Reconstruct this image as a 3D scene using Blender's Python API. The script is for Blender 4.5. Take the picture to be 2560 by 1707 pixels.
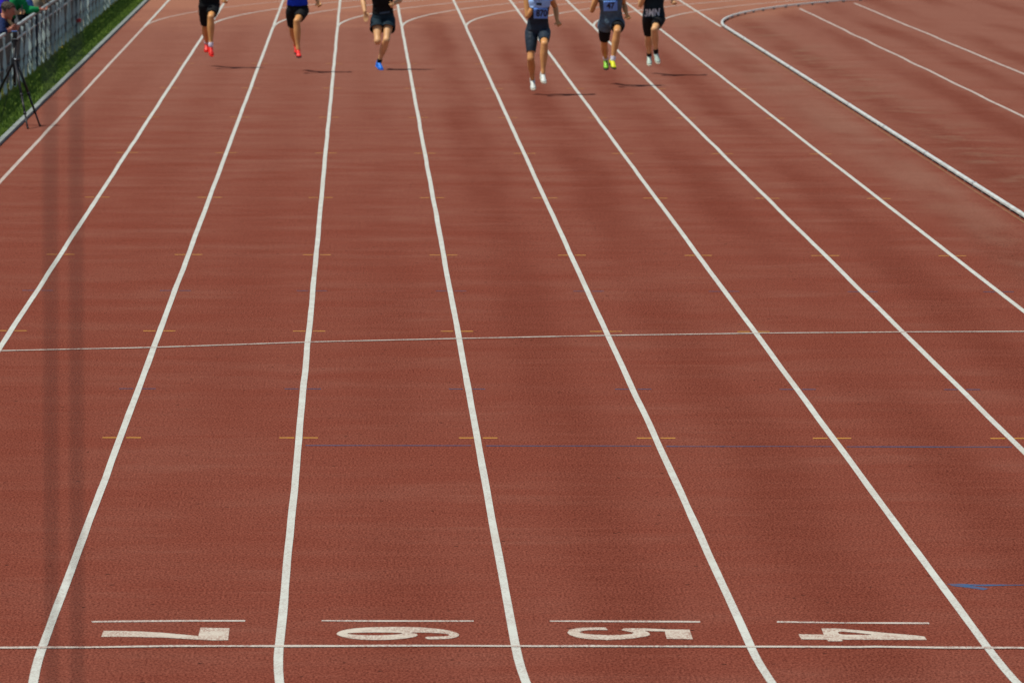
import bpy, bmesh, math, random
import numpy as np
from mathutils import Vector, Matrix

for o in list(bpy.data.objects): bpy.data.objects.remove(o)
SC = bpy.context.scene
COL = SC.collection
rnd = random.Random(7)
nrs = np.random.RandomState(11)

# ------------------------------------------------------------------ camera
cam = bpy.data.cameras.new('camera')
CAM = bpy.data.objects.new('camera', cam); COL.objects.link(CAM)
CAMP = Vector((1.62787, -31.80055, 4.37482))
PIT, YAW, ROL = 0.08748596, 0.02478855, 0.00343390
_f = Vector((math.sin(YAW)*math.cos(PIT), math.cos(YAW)*math.cos(PIT), -math.sin(PIT)))
_r = Vector((math.cos(YAW), -math.sin(YAW), 0)); _u = _r.cross(_f)
_r2 = math.cos(ROL)*_r + math.sin(ROL)*_u; _u2 = -math.sin(ROL)*_r + math.cos(ROL)*_u
CAM.matrix_world = Matrix(((_r2.x,_u2.x,-_f.x,CAMP.x),(_r2.y,_u2.y,-_f.y,CAMP.y),(_r2.z,_u2.z,-_f.z,CAMP.z),(0,0,0,1)))
cam.sensor_width = 36; cam.lens = 218.364; cam.clip_start = 0.1; cam.clip_end = 3000
cam.dof.use_dof = True; cam.dof.focus_distance = 42.0; cam.dof.aperture_fstop = 10.0
SC.camera = CAM

# ------------------------------------------------------------------ light
SUN_EL = math.radians(65.5)
world = bpy.data.worlds.new('World'); SC.world = world; world.use_nodes = True
wn = world.node_tree.nodes; wl = world.node_tree.links
for n in list(wn): wn.remove(n)
wo = wn.new('ShaderNodeOutputWorld'); wb = wn.new('ShaderNodeBackground'); sky = wn.new('ShaderNodeTexSky')
sky.sky_type = 'NISHITA'; sky.sun_disc = False; sky.sun_elevation = SUN_EL; sky.sun_rotation = math.radians(-108)
wb.inputs['Strength'].default_value = 0.08
wl.new(sky.outputs[0], wb.inputs[0]); wl.new(wb.outputs[0], wo.inputs[0])
sun = bpy.data.lights.new('sun', 'SUN'); sun.energy = 4.1; sun.angle = math.radians(0.8); sun.color = (1.0, 0.94, 0.83)
SUN = bpy.data.objects.new('sun', sun); COL.objects.link(SUN)
SUN.rotation_euler = Vector((math.cos(SUN_EL)*.951, math.cos(SUN_EL)*.309, -math.sin(SUN_EL))).to_track_quat('-Z', 'Y').to_euler()
SC.view_settings.view_transform = 'Standard'; SC.view_settings.look = 'None'
SC.view_settings.exposure = 0.0; SC.view_settings.gamma = 1.0

# ------------------------------------------------------------------ materials
class NT:
    def __init__(s, name):
        s.m = bpy.data.materials.new(name); s.m.use_nodes = True
        s.n = s.m.node_tree.nodes; s.l = s.m.node_tree.links
        s.b = s.n['Principled BSDF']
        s.tc = s.n.new('ShaderNodeTexCoord')
        s.geo = s.n.new('ShaderNodeNewGeometry')
    def set(s, **k):
        for a, v in k.items(): s.b.inputs[a.replace('_', ' ')].default_value = v
    def put(s, sock, v):
        if isinstance(v, (int, float)): sock.default_value = v
        elif isinstance(v, tuple): sock.default_value = v if len(v) == 4 else (*v, 1)
        else: s.l.new(v, sock)
    def scaled(s, sc, off=(0, 0, 0), world=True):
        m = s.n.new('ShaderNodeMapping'); m.inputs['Scale'].default_value = sc; m.inputs['Location'].default_value = off
        s.l.new(s.geo.outputs['Position'] if world else s.tc.outputs['Object'], m.inputs['Vector']); return m.outputs[0]
    def noise(s, scale, sc=(1, 1, 1), detail=4, rough=0.6, off=(0, 0, 0), world=True):
        n = s.n.new('ShaderNodeTexNoise'); n.inputs['Scale'].default_value = scale
        n.inputs['Detail'].default_value = detail; n.inputs['Roughness'].default_value = rough
        s.l.new(s.scaled(sc, off, world), n.inputs['Vector']); return n.outputs['Fac']
    def ramp(s, fac, a, b, va=0.0, vb=1.0):
        n = s.n.new('ShaderNodeMapRange'); n.interpolation_type = 'SMOOTHSTEP'
        n.inputs['From Min'].default_value = a; n.inputs['From Max'].default_value = b
        n.inputs['To Min'].default_value = va; n.inputs['To Max'].default_value = vb
        s.l.new(fac, n.inputs['Value']); return n.outputs[0]
    def math(s, op, a, b=0.0):
        n = s.n.new('ShaderNodeMath'); n.operation = op
        s.put(n.inputs[0], a); s.put(n.inputs[1], b); return n.outputs[0]
    def mix(s, fac, a, b, mode='MIX'):
        n = s.n.new('ShaderNodeMix'); n.data_type = 'RGBA'; n.blend_type = mode
        s.put(n.inputs[0], fac); s.put(n.inputs[6], a); s.put(n.inputs[7], b); return n.outputs[2]
    def bump(s, h, strength, dist):
        n = s.n.new('ShaderNodeBump'); n.inputs['Strength'].default_value = strength; n.inputs['Distance'].default_value = dist
        s.l.new(h, n.inputs['Height']); s.l.new(n.outputs[0], s.b.inputs['Normal'])
    def col(s, c): s.put(s.b.inputs['Base Color'], c)
    def xyz(s):
        n = s.n.new('ShaderNodeSeparateXYZ'); s.l.new(s.geo.outputs['Position'], n.inputs[0]); return n.outputs

def simple(name, c, rough=0.6, var=0.18, scale=14, spec=0.4, metal=0.0, bump=0.0):
    t = NT(name)
    n = t.noise(scale, detail=4, world=False)
    d = tuple(x*(1-var) for x in c); e = tuple(min(1, x*(1+var)) for x in c)
    t.col(t.mix(t.ramp(n, .3, .7), d, e))
    t.set(Roughness=rough, Specular_IOR_Level=spec, Metallic=metal)
    if bump: t.bump(t.noise(scale*6, world=False), bump, .004)
    return t.m

def track_mat():
    t = NT('red_track_rubber'); x, y, z = t.xyz()
    base = (0.193, 0.0415, 0.0265); dusty = (0.208, 0.0540, 0.036); deep = (0.138, 0.025, 0.015)
    n1 = t.noise(0.9, (.7, 0.9, 1), 6, .68)
    n2 = t.noise(3.2, (0.45, 1.2, 1), 6, .7, (7, 3, 0))
    c = t.mix(t.ramp(n1, .34, .68), base, dusty)
    c = t.mix(t.math('MULTIPLY', t.ramp(n2, .48, .75), .22), c, deep)
    # grazing glare put into the base colour: patches grow paler towards the far bend
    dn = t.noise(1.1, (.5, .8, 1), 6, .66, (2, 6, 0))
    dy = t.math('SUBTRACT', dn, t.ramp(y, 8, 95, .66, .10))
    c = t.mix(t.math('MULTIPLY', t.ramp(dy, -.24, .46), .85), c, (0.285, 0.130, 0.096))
    # wear down the middle of each lane
    fx = t.math('FRACT', t.math('DIVIDE', t.math('ADD', x, 12.2), 1.22))
    wob = t.math('MULTIPLY', t.math('SUBTRACT', t.noise(0.16, (1, 1, 1), 2, .5, (3, 0, 0)), .5), .40)
    d = t.math('ABSOLUTE', t.math('ADD', t.math('SUBTRACT', fx, .5), wob))
    band = t.ramp(d, .34, .06)
    brk = t.math('MULTIPLY', t.ramp(t.noise(0.5, (1.0, .09, 1), 3, .6, (1, 9, 0)), .30, .62), t.ramp(t.noise(5, (.5, 1, 1), 5, .7, (1, 3, 0)), .25, .70, .35, 1.0))
    c = t.mix(t.math('MULTIPLY', t.math('MULTIPLY', t.math('MULTIPLY', band, t.ramp(x, .2, 3.2, .35, 1.0)), brk), .85), c, deep)
    # paler cross streaks from the laying machine and rain marks
    st = t.ramp(t.noise(1.0, (.18, 2.6, 1), 5, .6, (0, 2, 0)), .57, .75)
    c = t.mix(t.math('MULTIPLY', st, .22), c, (0.30, 0.115, 0.078))
    # the bend beyond the straight has an older, paler coat
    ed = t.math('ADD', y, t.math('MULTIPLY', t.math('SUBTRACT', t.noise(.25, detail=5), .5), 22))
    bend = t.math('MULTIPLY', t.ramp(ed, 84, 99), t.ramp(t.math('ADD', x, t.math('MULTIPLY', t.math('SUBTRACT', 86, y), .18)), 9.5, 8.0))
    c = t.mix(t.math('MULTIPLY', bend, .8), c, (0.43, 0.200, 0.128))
    # fine streaks across the lanes
    f1 = t.noise(9, (.16, 1, 1), 4, .7, (3, 8, 0))
    c = t.mix(t.ramp(f1, .30, .48, .20, 0), c, (0.10, 0.022, 0.015))
    c = t.mix(t.ramp(f1, .54, .74, 0, .18), c, (0.33, 0.14, 0.10))
    # dust along the kerb
    k1 = t.math('MULTIPLY', t.ramp(x, 7.45, 8.0), t.ramp(x, 8.55, 8.2))
    k1 = t.math('MULTIPLY', k1, t.ramp(t.noise(.8, (1, .3, 1), 4, .6), .30, .62))
    c = t.mix(t.math('MULTIPLY', k1, .40), c, (0.32, 0.185, 0.135))
    k2 = t.math('MULTIPLY', t.ramp(x, 8.75, 9.2), t.ramp(x, 10.1, 9.5))
    k2 = t.math('MULTIPLY', k2, t.ramp(t.noise(1.1, (1, .8, 1), 6, .7, (4, 4, 0)), .48, .66))
    c = t.mix(t.math('MULTIPLY', k2, .6), c, (0.27, 0.165, 0.115))
    # darker coat inside the kerb
    c = t.mix(t.math('MULTIPLY', t.ramp(x, 8.5, 8.8), t.ramp(y, 70, 20, .04, .20)), c, (0.09, 0.035, 0.026))
    # crumb: fine light and dark grain
    g1 = t.noise(75, (1, .40, 1), 3, .75)
    c = t.mix(t.ramp(g1, .36, .64, .0, 1.0), t.mix(.52, c, (0.02, 0.007, 0.006)), t.mix(.22, c, (0.44, 0.17, 0.11)))
    g2 = t.noise(17, (1, .45, 1), 4, .75, (5, 5, 0))
    c = t.mix(t.math('MULTIPLY', t.ramp(g2, .55, .72), .30), c, (0.06, 0.016, 0.012))
    # black specks
    v = t.n.new('ShaderNodeTexVoronoi'); v.inputs['Scale'].default_value = 5.2; t.l.new(t.scaled((1, .7, 1), (0, 0, 0)), v.inputs['Vector'])
    sp = t.math('MULTIPLY', t.ramp(v.outputs['Distance'], .085, .05), t.ramp(t.noise(.5, detail=3), .40, .58))
    v2 = t.n.new('ShaderNodeTexVoronoi'); v2.inputs['Scale'].default_value = 13; t.l.new(t.scaled((1, .6, 1), (2, 5, 0)), v2.inputs['Vector'])
    s2 = t.math('MULTIPLY', t.ramp(v2.outputs['Distance'], .15, .09), t.ramp(t.noise(.9, (1, .3, 1), 4, .6, (4, 1, 0)), .42, .62))
    c = t.mix(t.math('MULTIPLY', s2, .55), c, (0.03, 0.010, 0.008))
    c = t.mix(t.math('MULTIPLY', sp, .85), c, (0.012, 0.009, 0.008))
    t.col(c)
    t.set(Roughness=.95, Specular_IOR_Level=.0, Sheen_Weight=.0, Sheen_Roughness=.28)
    t.b.inputs['Sheen Tint'].default_value = (1, .66, .46, 1)
    t.bump(g1, .12, .006)
    return t.m

def paint_mat(name, c, worn=.25, ground=(0.21, 0.07, 0.05), seam=False):
    t = NT(name)
    n = t.noise(3.0, (1, 1, 1), 6, .7)
    cc = t.mix(t.ramp(n, .3, .75), tuple(v*.93 for v in c), c)
    g = t.noise(30, (1, .3, 1), 4, .75)
    cc = t.mix(t.math('MULTIPLY', t.ramp(g, .54, .70), .30), cc, (0.16, 0.12, 0.10))
    w = t.math('MULTIPLY', t.ramp(t.noise(70, (1, .35, 1), 4, .8, (3, 1, 0)), .44, .58), t.ramp(t.noise(2.6, (1, .8, 1), 4, .6, (8, 2, 0)), .36, .54))
    cc = t.mix(t.math('MULTIPLY', w, worn), cc, ground)
    s2 = t.ramp(t.noise(.7, (2, .6, 1), 4, .6, (1, 5, 0)), .5, .72)
    cc = t.mix(t.math('MULTIPLY', s2, .30), cc, (0.42, 0.36, 0.30))
    t.col(cc); t.set(Roughness=.75, Specular_IOR_Level=.35)
    return t.m

def patchy_paint(name, c, ground, lo, hi):
    t = NT(name)
    g = t.ramp(t.noise(9, (1, 3, 1), 5, .8), lo, hi)
    t.col(t.mix(g, ground, c)); t.set(Roughness=.85, Specular_IOR_Level=.3)
    return t.m

M = {}
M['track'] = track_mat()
M['white'] = paint_mat('white_line_paint', (0.565, 0.59, 0.53), .30)
M['white_old'] = paint_mat('old_white_line_paint', (0.52, 0.46, 0.40), .5)
M['number'] = paint_mat('worn_number_paint', (0.57, 0.51, 0.42), .8, (0.27, 0.13, 0.09))
M['thin'] = paint_mat('thin_white_line_paint', (0.56, 0.51, 0.44), .7)
M['yellow'] = patchy_paint('yellow_mark_paint', (0.50, 0.245, 0.03), (0.25, 0.09, 0.04), .28, .58)
M['blue'] = patchy_paint('blue_mark_paint', (0.030, 0.060, 0.13), (0.15, 0.058, 0.052), .26, .58)
M['splash'] = patchy_paint('blue_splash_paint', (0.008, 0.095, 0.23), (0.13, 0.055, 0.05), .34, .60)
M['alu'] = simple('white_aluminium', (0.56, 0.60, 0.57), .5, .16, 3)
M['kerbfoot'] = simple('kerb_foot_metal', (0.20, 0.20, 0.17), .6)
M['concrete'] = simple('pale_concrete', (0.22, 0.255, 0.24), .85, .2, 5, bump=.3)
M['kerbfoot2'] = simple('grey_joint_metal', (0.34, 0.37, 0.38), .5)
M['moss'] = patchy_paint('yellow_edge_line_paint', (0.27, 0.16, 0.05), (0.19, 0.065, 0.04), .40, .62)
M['picket'] = simple('pale_fence_paint', (0.66, 0.82, 0.79), .5, .18, 8)
M['picket2'] = simple('cream_fence_paint', (0.72, 0.74, 0.60), .5, .18, 8)
M['slat'] = simple('blue_grey_fence_metal', (0.007, 0.024, 0.030), .55, .3, 8)
M['post'] = simple('dark_blue_post_paint', (0.02, 0.045, 0.07), .5)
M['rail'] = simple('grey_rail_metal', (0.34, 0.39, 0.39), .4, .15, 5)
M['dark'] = simple('black_plastic', (0.012, 0.012, 0.014), .45)
M['grey'] = simple('grey_metal', (0.30, 0.34, 0.36), .35, metal=.4)
M['lens'] = simple('dark_lens_glass', (0.02, 0.025, 0.04), .08, spec=.6)
M['cable'] = simple('dark_steel_wire', (0.02, 0.022, 0.025), .5)
M['asphalt'] = simple('dark_asphalt', (0.035, 0.037, 0.040), .9, .3, 3)
M['skin'] = simple('skin', (0.68, 0.38, 0.17), .5, .10, 9)
M['skin_tan'] = simple('tanned_skin', (0.62, 0.30, 0.105), .42, .10, 9)
M['skin_red'] = simple('flushed_skin', (0.44, 0.17, 0.11), .5, .10, 9)
M['hair'] = simple('dark_brown_hair', (0.030, 0.020, 0.012), .55, .5, 60)
M['hairb'] = simple('brown_hair', (0.040, 0.028, 0.014), .6, .35, 40)
M['eye'] = simple('eye', (0.05, 0.035, 0.03), .2)

def cloth(name, c, rough=.75, var=.25):
    return simple(name, c, rough, var, 7, .15)
M['black_cloth'] = cloth('black_cloth', (0.008, 0.009, 0.010))
M['navy_cloth'] = cloth('navy_black_cloth', (0.009, 0.024, 0.036))
M['blue_cloth'] = cloth('bright_blue_cloth', (0.010, 0.045, 0.55))
M['slate_cloth'] = cloth('dark_slate_cloth', (0.022, 0.034, 0.05), .5)
M['grey_cloth'] = cloth('grey_blue_cloth', (0.080, 0.130, 0.175), .6, .3)
M['pale_cloth'] = cloth('pale_blue_cloth', (0.34, 0.54, 0.95), .6, .15)
M['bib'] = cloth('pale_blue_bib', (0.17, 0.38, 1.0), .5, .10)
M['ink'] = simple('black_ink', (0.012, 0.014, 0.03), .6)
M['whiteink'] = simple('white_print', (0.60, 0.66, 0.68), .6)
M['band'] = cloth('blue_grey_waistband', (0.06, 0.10, 0.14))
M['red_shoe'] = simple('red_shoe', (0.75, 0.020, 0.012), .4, .15)
M['blue_shoe'] = simple('blue_shoe', (0.008, 0.17, 0.70), .4, .15)
M['white_shoe'] = simple('white_shoe', (0.62, 0.68, 0.64), .45, .1)
M['mint_shoe'] = simple('mint_white_shoe', (0.46, 0.60, 0.52), .45, .1)
M['lime_shoe'] = simple('lime_green_shoe', (0.24, 0.62, 0.015), .4, .15)
M['yellow_shoe'] = simple('bright_yellow_shoe', (0.70, 0.72, 0.006), .4, .08)
M['white_sock'] = cloth('white_sock', (0.62, 0.62, 0.72))
M['sole'] = simple('pale_sole', (0.55, 0.50, 0.40), .6)
M['darksole'] = simple('dark_sole', (0.02, 0.02, 0.02), .6)
M['spec_navy'] = cloth('navy_shirt', (0.008, 0.018, 0.065))
M['purple'] = cloth('violet_blue_jacket', (0.05, 0.03, 0.50), .4)
M['green'] = cloth('green_jersey', (0.006, 0.20, 0.06))
M['beige'] = cloth('beige_jacket', (0.44, 0.39, 0.25))
M['lightblue'] = cloth('light_blue_shirt', (0.07, 0.17, 0.42))
M['redtag'] = simple('red_card', (0.36, 0.004, 0.012), .5)
M['petal'] = simple('yellow_petals', (0.65, 0.50, 0.02), .6)
M['leaf'] = simple('green_leaf', (0.05, 0.10, 0.015), .6)

def lawn_mat(name, c1, c2, c3):
    t = NT(name); x, y, z = t.xyz()
    n = t.noise(2.5, detail=5); c = t.mix(t.ramp(n, .3, .7), c1, c2)
    e = t.math('MULTIPLY', t.ramp(x, -3.42, -3.55), t.ramp(t.noise(1.3, detail=4, off=(2, 2, 0)), .35, .6))
    c = t.mix(t.math('MULTIPLY', e, .8), c, c3)
    t.col(c); t.set(Roughness=.85, Specular_IOR_Level=.2); return t.m
M['lawn'] = lawn_mat('lawn_soil', (0.040, 0.075, 0.012), (0.06, 0.11, 0.018), (0.17, 0.13, 0.04))
M['blade'] = lawn_mat('grass_blade', (0.062, 0.130, 0.020), (0.190, 0.285, 0.040), (0.30, 0.24, 0.06))
M['field'] = simple('far_lawn', (0.05, 0.09, 0.02), .9, .3, .3)

# ------------------------------------------------------------------ object helpers
def mesh_obj(name, verts, faces, mat, parent=None, smooth=False, loc=None):
    me = bpy.data.meshes.new(name); me.from_pydata([tuple(v) for v in verts], [], [tuple(f) for f in faces]); me.update()
    o = bpy.data.objects.new(name, me); COL.objects.link(o)
    if mat: me.materials.append(mat)
    if smooth: me.polygons.foreach_set('use_smooth', [True]*len(me.polygons))
    if parent: o.parent = parent
    if loc is not None: o.location = loc
    return o
def tag(o, label, cat, group=None, kind=None):
    if label: o['label'] = label
    if cat: o['category'] = cat
    if group: o['group'] = group
    if kind: o['kind'] = kind
    return o
def struct(o): o['kind'] = 'structure'; return o
def empty(name, loc=(0, 0, 0)):
    o = bpy.data.objects.new(name, None); COL.objects.link(o); o.location = loc; return o

class Geo:
    def __init__(s): s.v = []; s.f = []
    def add(s, v, f):
        b = len(s.v); s.v += [tuple(p) for p in v]; s.f += [tuple(i+b for i in q) for q in f]
    def box(s, c, d):
        x, y, z = c; a, b, h = d[0]/2, d[1]/2, d[2]/2
        s.add([(x-a,y-b,z-h),(x+a,y-b,z-h),(x+a,y+b,z-h),(x-a,y+b,z-h),(x-a,y-b,z+h),(x+a,y-b,z+h),(x+a,y+b,z+h),(x-a,y+b,z+h)],
              [(0,3,2,1),(4,5,6,7),(0,1,5,4),(1,2,6,5),(2,3,7,6),(3,0,4,7)])
    def tube(s, pts, rad, n=8, caps=True):
        pts = [Vector(p) for p in pts]; rad = rad if isinstance(rad, (list, tuple)) else [rad]*len(pts)
        V = []; F = []
        for i, p in enumerate(pts):
            d = (pts[min(i+1, len(pts)-1)] - pts[max(i-1, 0)]).normalized()
            if i == 0: a = d.cross(Vector((0, 0, 1)) if abs(d.z) < .9 else Vector((1, 0, 0))).normalized()
            else: a = (a - d*a.dot(d)).normalized()
            b = d.cross(a)
            for k in range(n):
                t = 2*math.pi*k/n; V.append(p + (a*math.cos(t) + b*math.sin(t))*rad[i])
        for i in range(len(pts)-1):
            for k in range(n): F.append((i*n+k, i*n+(k+1) % n, (i+1)*n+(k+1) % n, (i+1)*n+k))
        if caps: F.append(tuple(range(n))[::-1]); F.append(tuple((len(pts)-1)*n+k for k in range(n)))
        s.add(V, F)
    def ball(s, c, r, n=10, m=7):
        c = Vector(c); r = r if isinstance(r, (list, tuple)) else (r, r, r)
        V = [c + Vector((0, 0, r[2]))]; F = []
        for i in range(1, m):
            p = math.pi*i/m
            for k in range(n):
                t = 2*math.pi*k/n; V.append(c + Vector((r[0]*math.sin(p)*math.cos(t), r[1]*math.sin(p)*math.sin(t), r[2]*math.cos(p))))
        V.append(c - Vector((0, 0, r[2]))); L = len(V)-1
        for k in range(n): F.append((0, 1+k, 1+(k+1) % n)); F.append((L, L-n+(k+1) % n, L-n+k))
        for i in range(m-2):
            for k in range(n): a = 1+i*n; F.append((a+k, a+n+k, a+n+(k+1) % n, a+(k+1) % n))
        s.add(V, F)
    def obj(s, name, mat, parent=None, smooth=False, loc=None): return mesh_obj(name, s.v, s.f, mat, parent, smooth, loc)

def bevel(o, w, seg=2):
    m = o.modifiers.new('bevel', 'BEVEL'); m.width = w; m.segments = seg; m.limit_method = 'ANGLE'; return o

# ------------------------------------------------------------------ ground
LW = 1.22; YB = 85.9; XK = 7*LW; RK = 36.5; XC = XK + RK
def sheet(name, x0, x1, y0, y1, z, mat, parent=None):
    return mesh_obj(name, [(x0,y0,z),(x1,y0,z),(x1,y1,z),(x0,y1,z)], [(0,1,2,3)], mat, parent)
ground = struct(sheet('ground', -900, 900, -700, 1600, -0.06, M['field']))
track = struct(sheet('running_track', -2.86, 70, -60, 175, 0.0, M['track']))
path = struct(sheet('spectator_path', -14, -3.72, -60, 175, -0.012, M['asphalt']))
lawn = struct(sheet('lawn', -3.72, -2.93, -60, 175, -0.008, M['lawn']))
kg = Geo()
yy = -60.0
while yy < 170:                                                   # kerb stones, 1 m each with open joints
    kg.box((-2.895, yy+.498, 0.006), (.066, .992, .068+rnd.uniform(-.003, .003))); yy += 1.0
kerb = struct(kg.obj('outer_kerb', M['concrete']))

def smooth_wobble(n, amp, step):
    a = nrs.randn(n//step+3)*amp
    xs = np.arange(n)/step; i = xs.astype(int); f = xs-i; f = f*f*(3-2*f)
    return a[i]*(1-f)+a[i+1]*f
def ribbon(name, path2, w, z, mat, parent, wob=.0018, edge=.0008):
    P = np.array(path2, float); n = len(P)
    T = np.gradient(P, axis=0); T /= np.linalg.norm(T, axis=1)[:, None]
    N = np.c_[T[:, 1], -T[:, 0]]
    c = smooth_wobble(n, wob, 5)[:, None]
    e1 = smooth_wobble(n, edge, 2)[:, None]; e2 = smooth_wobble(n, edge, 2)[:, None]
    A = P + N*(c - w/2 + e1); B = P + N*(c + w/2 + e2)
    V = [(a[0], a[1], z) for a in A] + [(b[0], b[1], z) for b in B]
    F = [(i, i+n, i+n+1, i+1) for i in range(n-1)]
    o = mesh_obj(name, V, F, mat, parent); return o
def seg(x0, y0, x1, y1, step=.5):
    L = math.hypot(x1-x0, y1-y0); k = max(2, int(L/step)+1)
    return [(x0+(x1-x0)*i/(k-1), y0+(y1-y0)*i/(k-1)) for i in range(k)]
for n in range(-2, 7):                                            # lane lines: straight, with a bend at each end
    x = n*LW; R = XC - x
    p = []
    s = 26.0
    while s > 0: p.append((XC - R*math.cos(s/R), -R*math.sin(s/R))); s -= .4
    p += seg(x, 0, x, YB, .4)
    s = .4
    while s < 60: p.append((XC - R*math.cos(s/R), YB + R*math.sin(s/R))); s += .4
    ribbon('lane_line', p, .046, .0025, M['white'] if n >= -1 else M['white_old'], track)
for n in range(-2, 8):                                            # the straight runs on past the bend
    ribbon('chute_line', seg(n*LW, YB+(1.0 if n > -2 else .6), n*LW, 135), .046, .0048, M['white'], track)
for x, y0 in ((10.79, 97.2), (12.20, 100.6)):
    ribbon('infield_line', seg(x, 8, x, y0), .05, .004, M['white_old'], track, .010)
ribbon('edge_line', seg(8.512, -8, 8.512, 84), .018, .004, M['moss'], track)
def closed_line(name, P, w, z, mat, edge=.004):
    Q = []
    for (a, b), (c, d) in zip(P[:-1], P[1:]): Q += seg(a, b, c, d, .12)[:-1]
    Q.append(P[-1]); return ribbon(name, Q, w, z, mat, track, .0, edge)
closed_line('finish_line', [(-2.8,-.06),(-.3,-.035),(.236,-.014),(.456,.008),(.676,.027),(1.1,.036),(1.41,.043),(2.278,.041),(2.588,.036),(3.456,.014),(3.767,.009),(4.209,-.007),(4.303,.006),(4.633,-.031),(5.4,-.04),(8.4,-.06)], .066, .0042, M['thin'], .007)
closed_line('start_line', [(-2.4,16.75),(-1.19,17.14),(.06,17.47),(1.24,17.96),(2.44,18.30),(3.65,18.60),(4.88,18.83),(6.12,18.97),(7.1,19.03),(8.42,19.02)], .066, .0042, M['thin'])
for B in ([(.212,.987),(.457,1.016),(.722,1.028),(1.026,1.031)], [(1.433,1.028),(2.242,1.024)], [(2.648,1.018),(3.449,1.005)], [(3.859,.997),(4.211,.963),(4.666,.943)]):
    closed_line('number_bar', B, .060, .002, M['thin'], .007)
# hurdle marks: a stroke each side of a lane line
def mark_mesh(name, mat, half, w):
    g = Geo()
    for s in (-1, 1):
        a, b = sorted((s*.031, s*half)); g.add([(a,-w/2,0),(b,-w/2,0),(b,w/2,0),(a,w/2,0)], [(0,1,2,3)])
    o = g.obj(name, mat, track); return o
ymark = mark_mesh('hurdle_mark', M['yellow'], .132, .060); first = True
for k in range(8):
    for n in range(-1, 7):
        if n >= 4 and k == 0 and n > 5: continue
        o = ymark if first else ymark.copy()
        if not first: COL.objects.link(o); o.parent = track
        first = False; o.location = (n*LW + rnd.uniform(-.01, .01), 10.5+8.5*k, .0015)
bmark = mark_mesh('hurdle_stripe', M['blue'], .135, .045); first = True
for k in range(2):
    for n in range(-1, 7):
        o = bmark if first else bmark.copy()
        if not first: COL.objects.link(o); o.parent = track
        first = False; o.location = (n*LW + rnd.uniform(-.01, .01), 14.02+9.14*k, .0015)
for n in range(1, 5):
    closed_line('blue_line', [(n*LW+.05, 10.02-.02*n), (n*LW+1.17, 10.02-.02*n)], .044, .0015, M['blue'], .006)
def flat_poly(name, outer, holes, z, mat, parent=None, th=.002):
    bm = bmesh.new()
    edges = []
    for lp in [outer]+holes:
        vs = [bm.verts.new((x, y, z)) for x, y in lp]
        edges += [bm.edges.new((vs[i], vs[(i+1) % len(vs)])) for i in range(len(vs))]
    bmesh.ops.triangle_fill(bm, use_beauty=True, use_dissolve=False, edges=edges)
    for f in bm.faces:
        if f.normal.z < 0: f.normal_flip()
    me = bpy.data.meshes.new(name); bm.to_mesh(me); bm.free(); me.materials.append(mat)
    o = bpy.data.objects.new(name, me); COL.objects.link(o)
    if parent: o.parent = parent
    return o
def rounded(lp, it=1):
    for _ in range(it):
        q = []
        for i in range(len(lp)):
            a, b = lp[i], lp[(i+1) % len(lp)]
            q += [(a[0]*.75+b[0]*.25, a[1]*.75+b[1]*.25), (a[0]*.25+b[0]*.75, a[1]*.25+b[1]*.75)]
        lp = q
    return lp
flat_poly('paint_stroke', [(4.917,2.599),(4.984,2.609),(5.063,2.579),(5.60,2.553),(5.60,2.547),(5.341,2.545),(5.118,2.5),(5.034,2.539),(5.132,2.392),(5.095,2.333),(5.017,2.426),(4.943,2.509)], [], .0015, M['splash'], track)
DIG = {
 '7': [[(.287,.401),(.29,.632),(.365,.632),(.471,.61),(.585,.568),(.7,.493),(.793,.429),(.796,.76),(.949,.737),(.951,.272),(.873,.264),(.779,.299),(.629,.368),(.479,.396),(.367,.404)]],
 '6': [[(1.51,.508),(1.53,.625),(1.586,.718),(1.669,.766),(1.763,.789),(1.877,.789),(1.971,.766),(2.064,.704),(2.127,.614),(2.159,.508),(2.15,.411),(2.116,.342),(2.059,.309),(1.985,.303),(1.973,.402),(2.042,.408),(2.091,.425),(2.108,.475),(2.096,.519),(2.044,.553),(1.95,.575),(1.894,.564),(1.935,.522),(1.94,.475),(1.93,.411),(1.873,.336),(1.799,.292),(1.724,.275),(1.65,.292),(1.587,.336),(1.538,.41)],
       [(1.556,.536),(1.631,.569),(1.744,.575),(1.837,.564),(1.867,.536),(1.829,.486),(1.762,.463),(1.669,.458),(1.601,.48)]],
 '5': [[(2.727,.564),(2.738,.663),(2.779,.739),(2.837,.77),(2.935,.767),(2.944,.671),(2.871,.671),(2.821,.654),(2.789,.587),(2.813,.523),(2.864,.486),(2.938,.467),(3.006,.475),(3.064,.514),(3.077,.565),(3.014,.671),(3.032,.739),(3.137,.734),(3.249,.691),(3.375,.683),(3.373,.309),(3.238,.329),(3.241,.613),(3.192,.621),(3.137,.638),(3.156,.559),(3.158,.487),(3.135,.425),(3.075,.356),(2.998,.301),(2.923,.282),(2.838,.309),(2.777,.37),(2.736,.475)]],
 '4': [[(3.938,.504),(4.07,.487),(4.076,.735),(4.168,.729),(4.281,.65),(4.404,.552),(4.547,.46),(4.593,.413),(4.593,.288),(4.345,.293),(4.153,.299),(4.149,.238),(4.076,.233),(4.073,.301),(3.94,.31)],
       [(4.153,.627),(4.255,.56),(4.342,.476),(4.248,.476),(4.151,.487)]]}
DL = {'7': 'worn white number 7 painted sideways on the red track by the finish line', '6': 'worn white number 6 painted sideways on the red track by the finish line',
      '5': 'worn white number 5 painted sideways on the red track by the finish line', '4': 'badly worn white number 4 painted sideways on the red track by the finish line'}
for d, lps in DIG.items():
    lps = [rounded(l) if d == '6' or i else l for i, l in enumerate(lps)]
    tag(flat_poly('lane_number', lps[0], lps[1:], .002, M['number']), DL[d], 'lane number', 'lane numbers painted at the finish')

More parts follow.
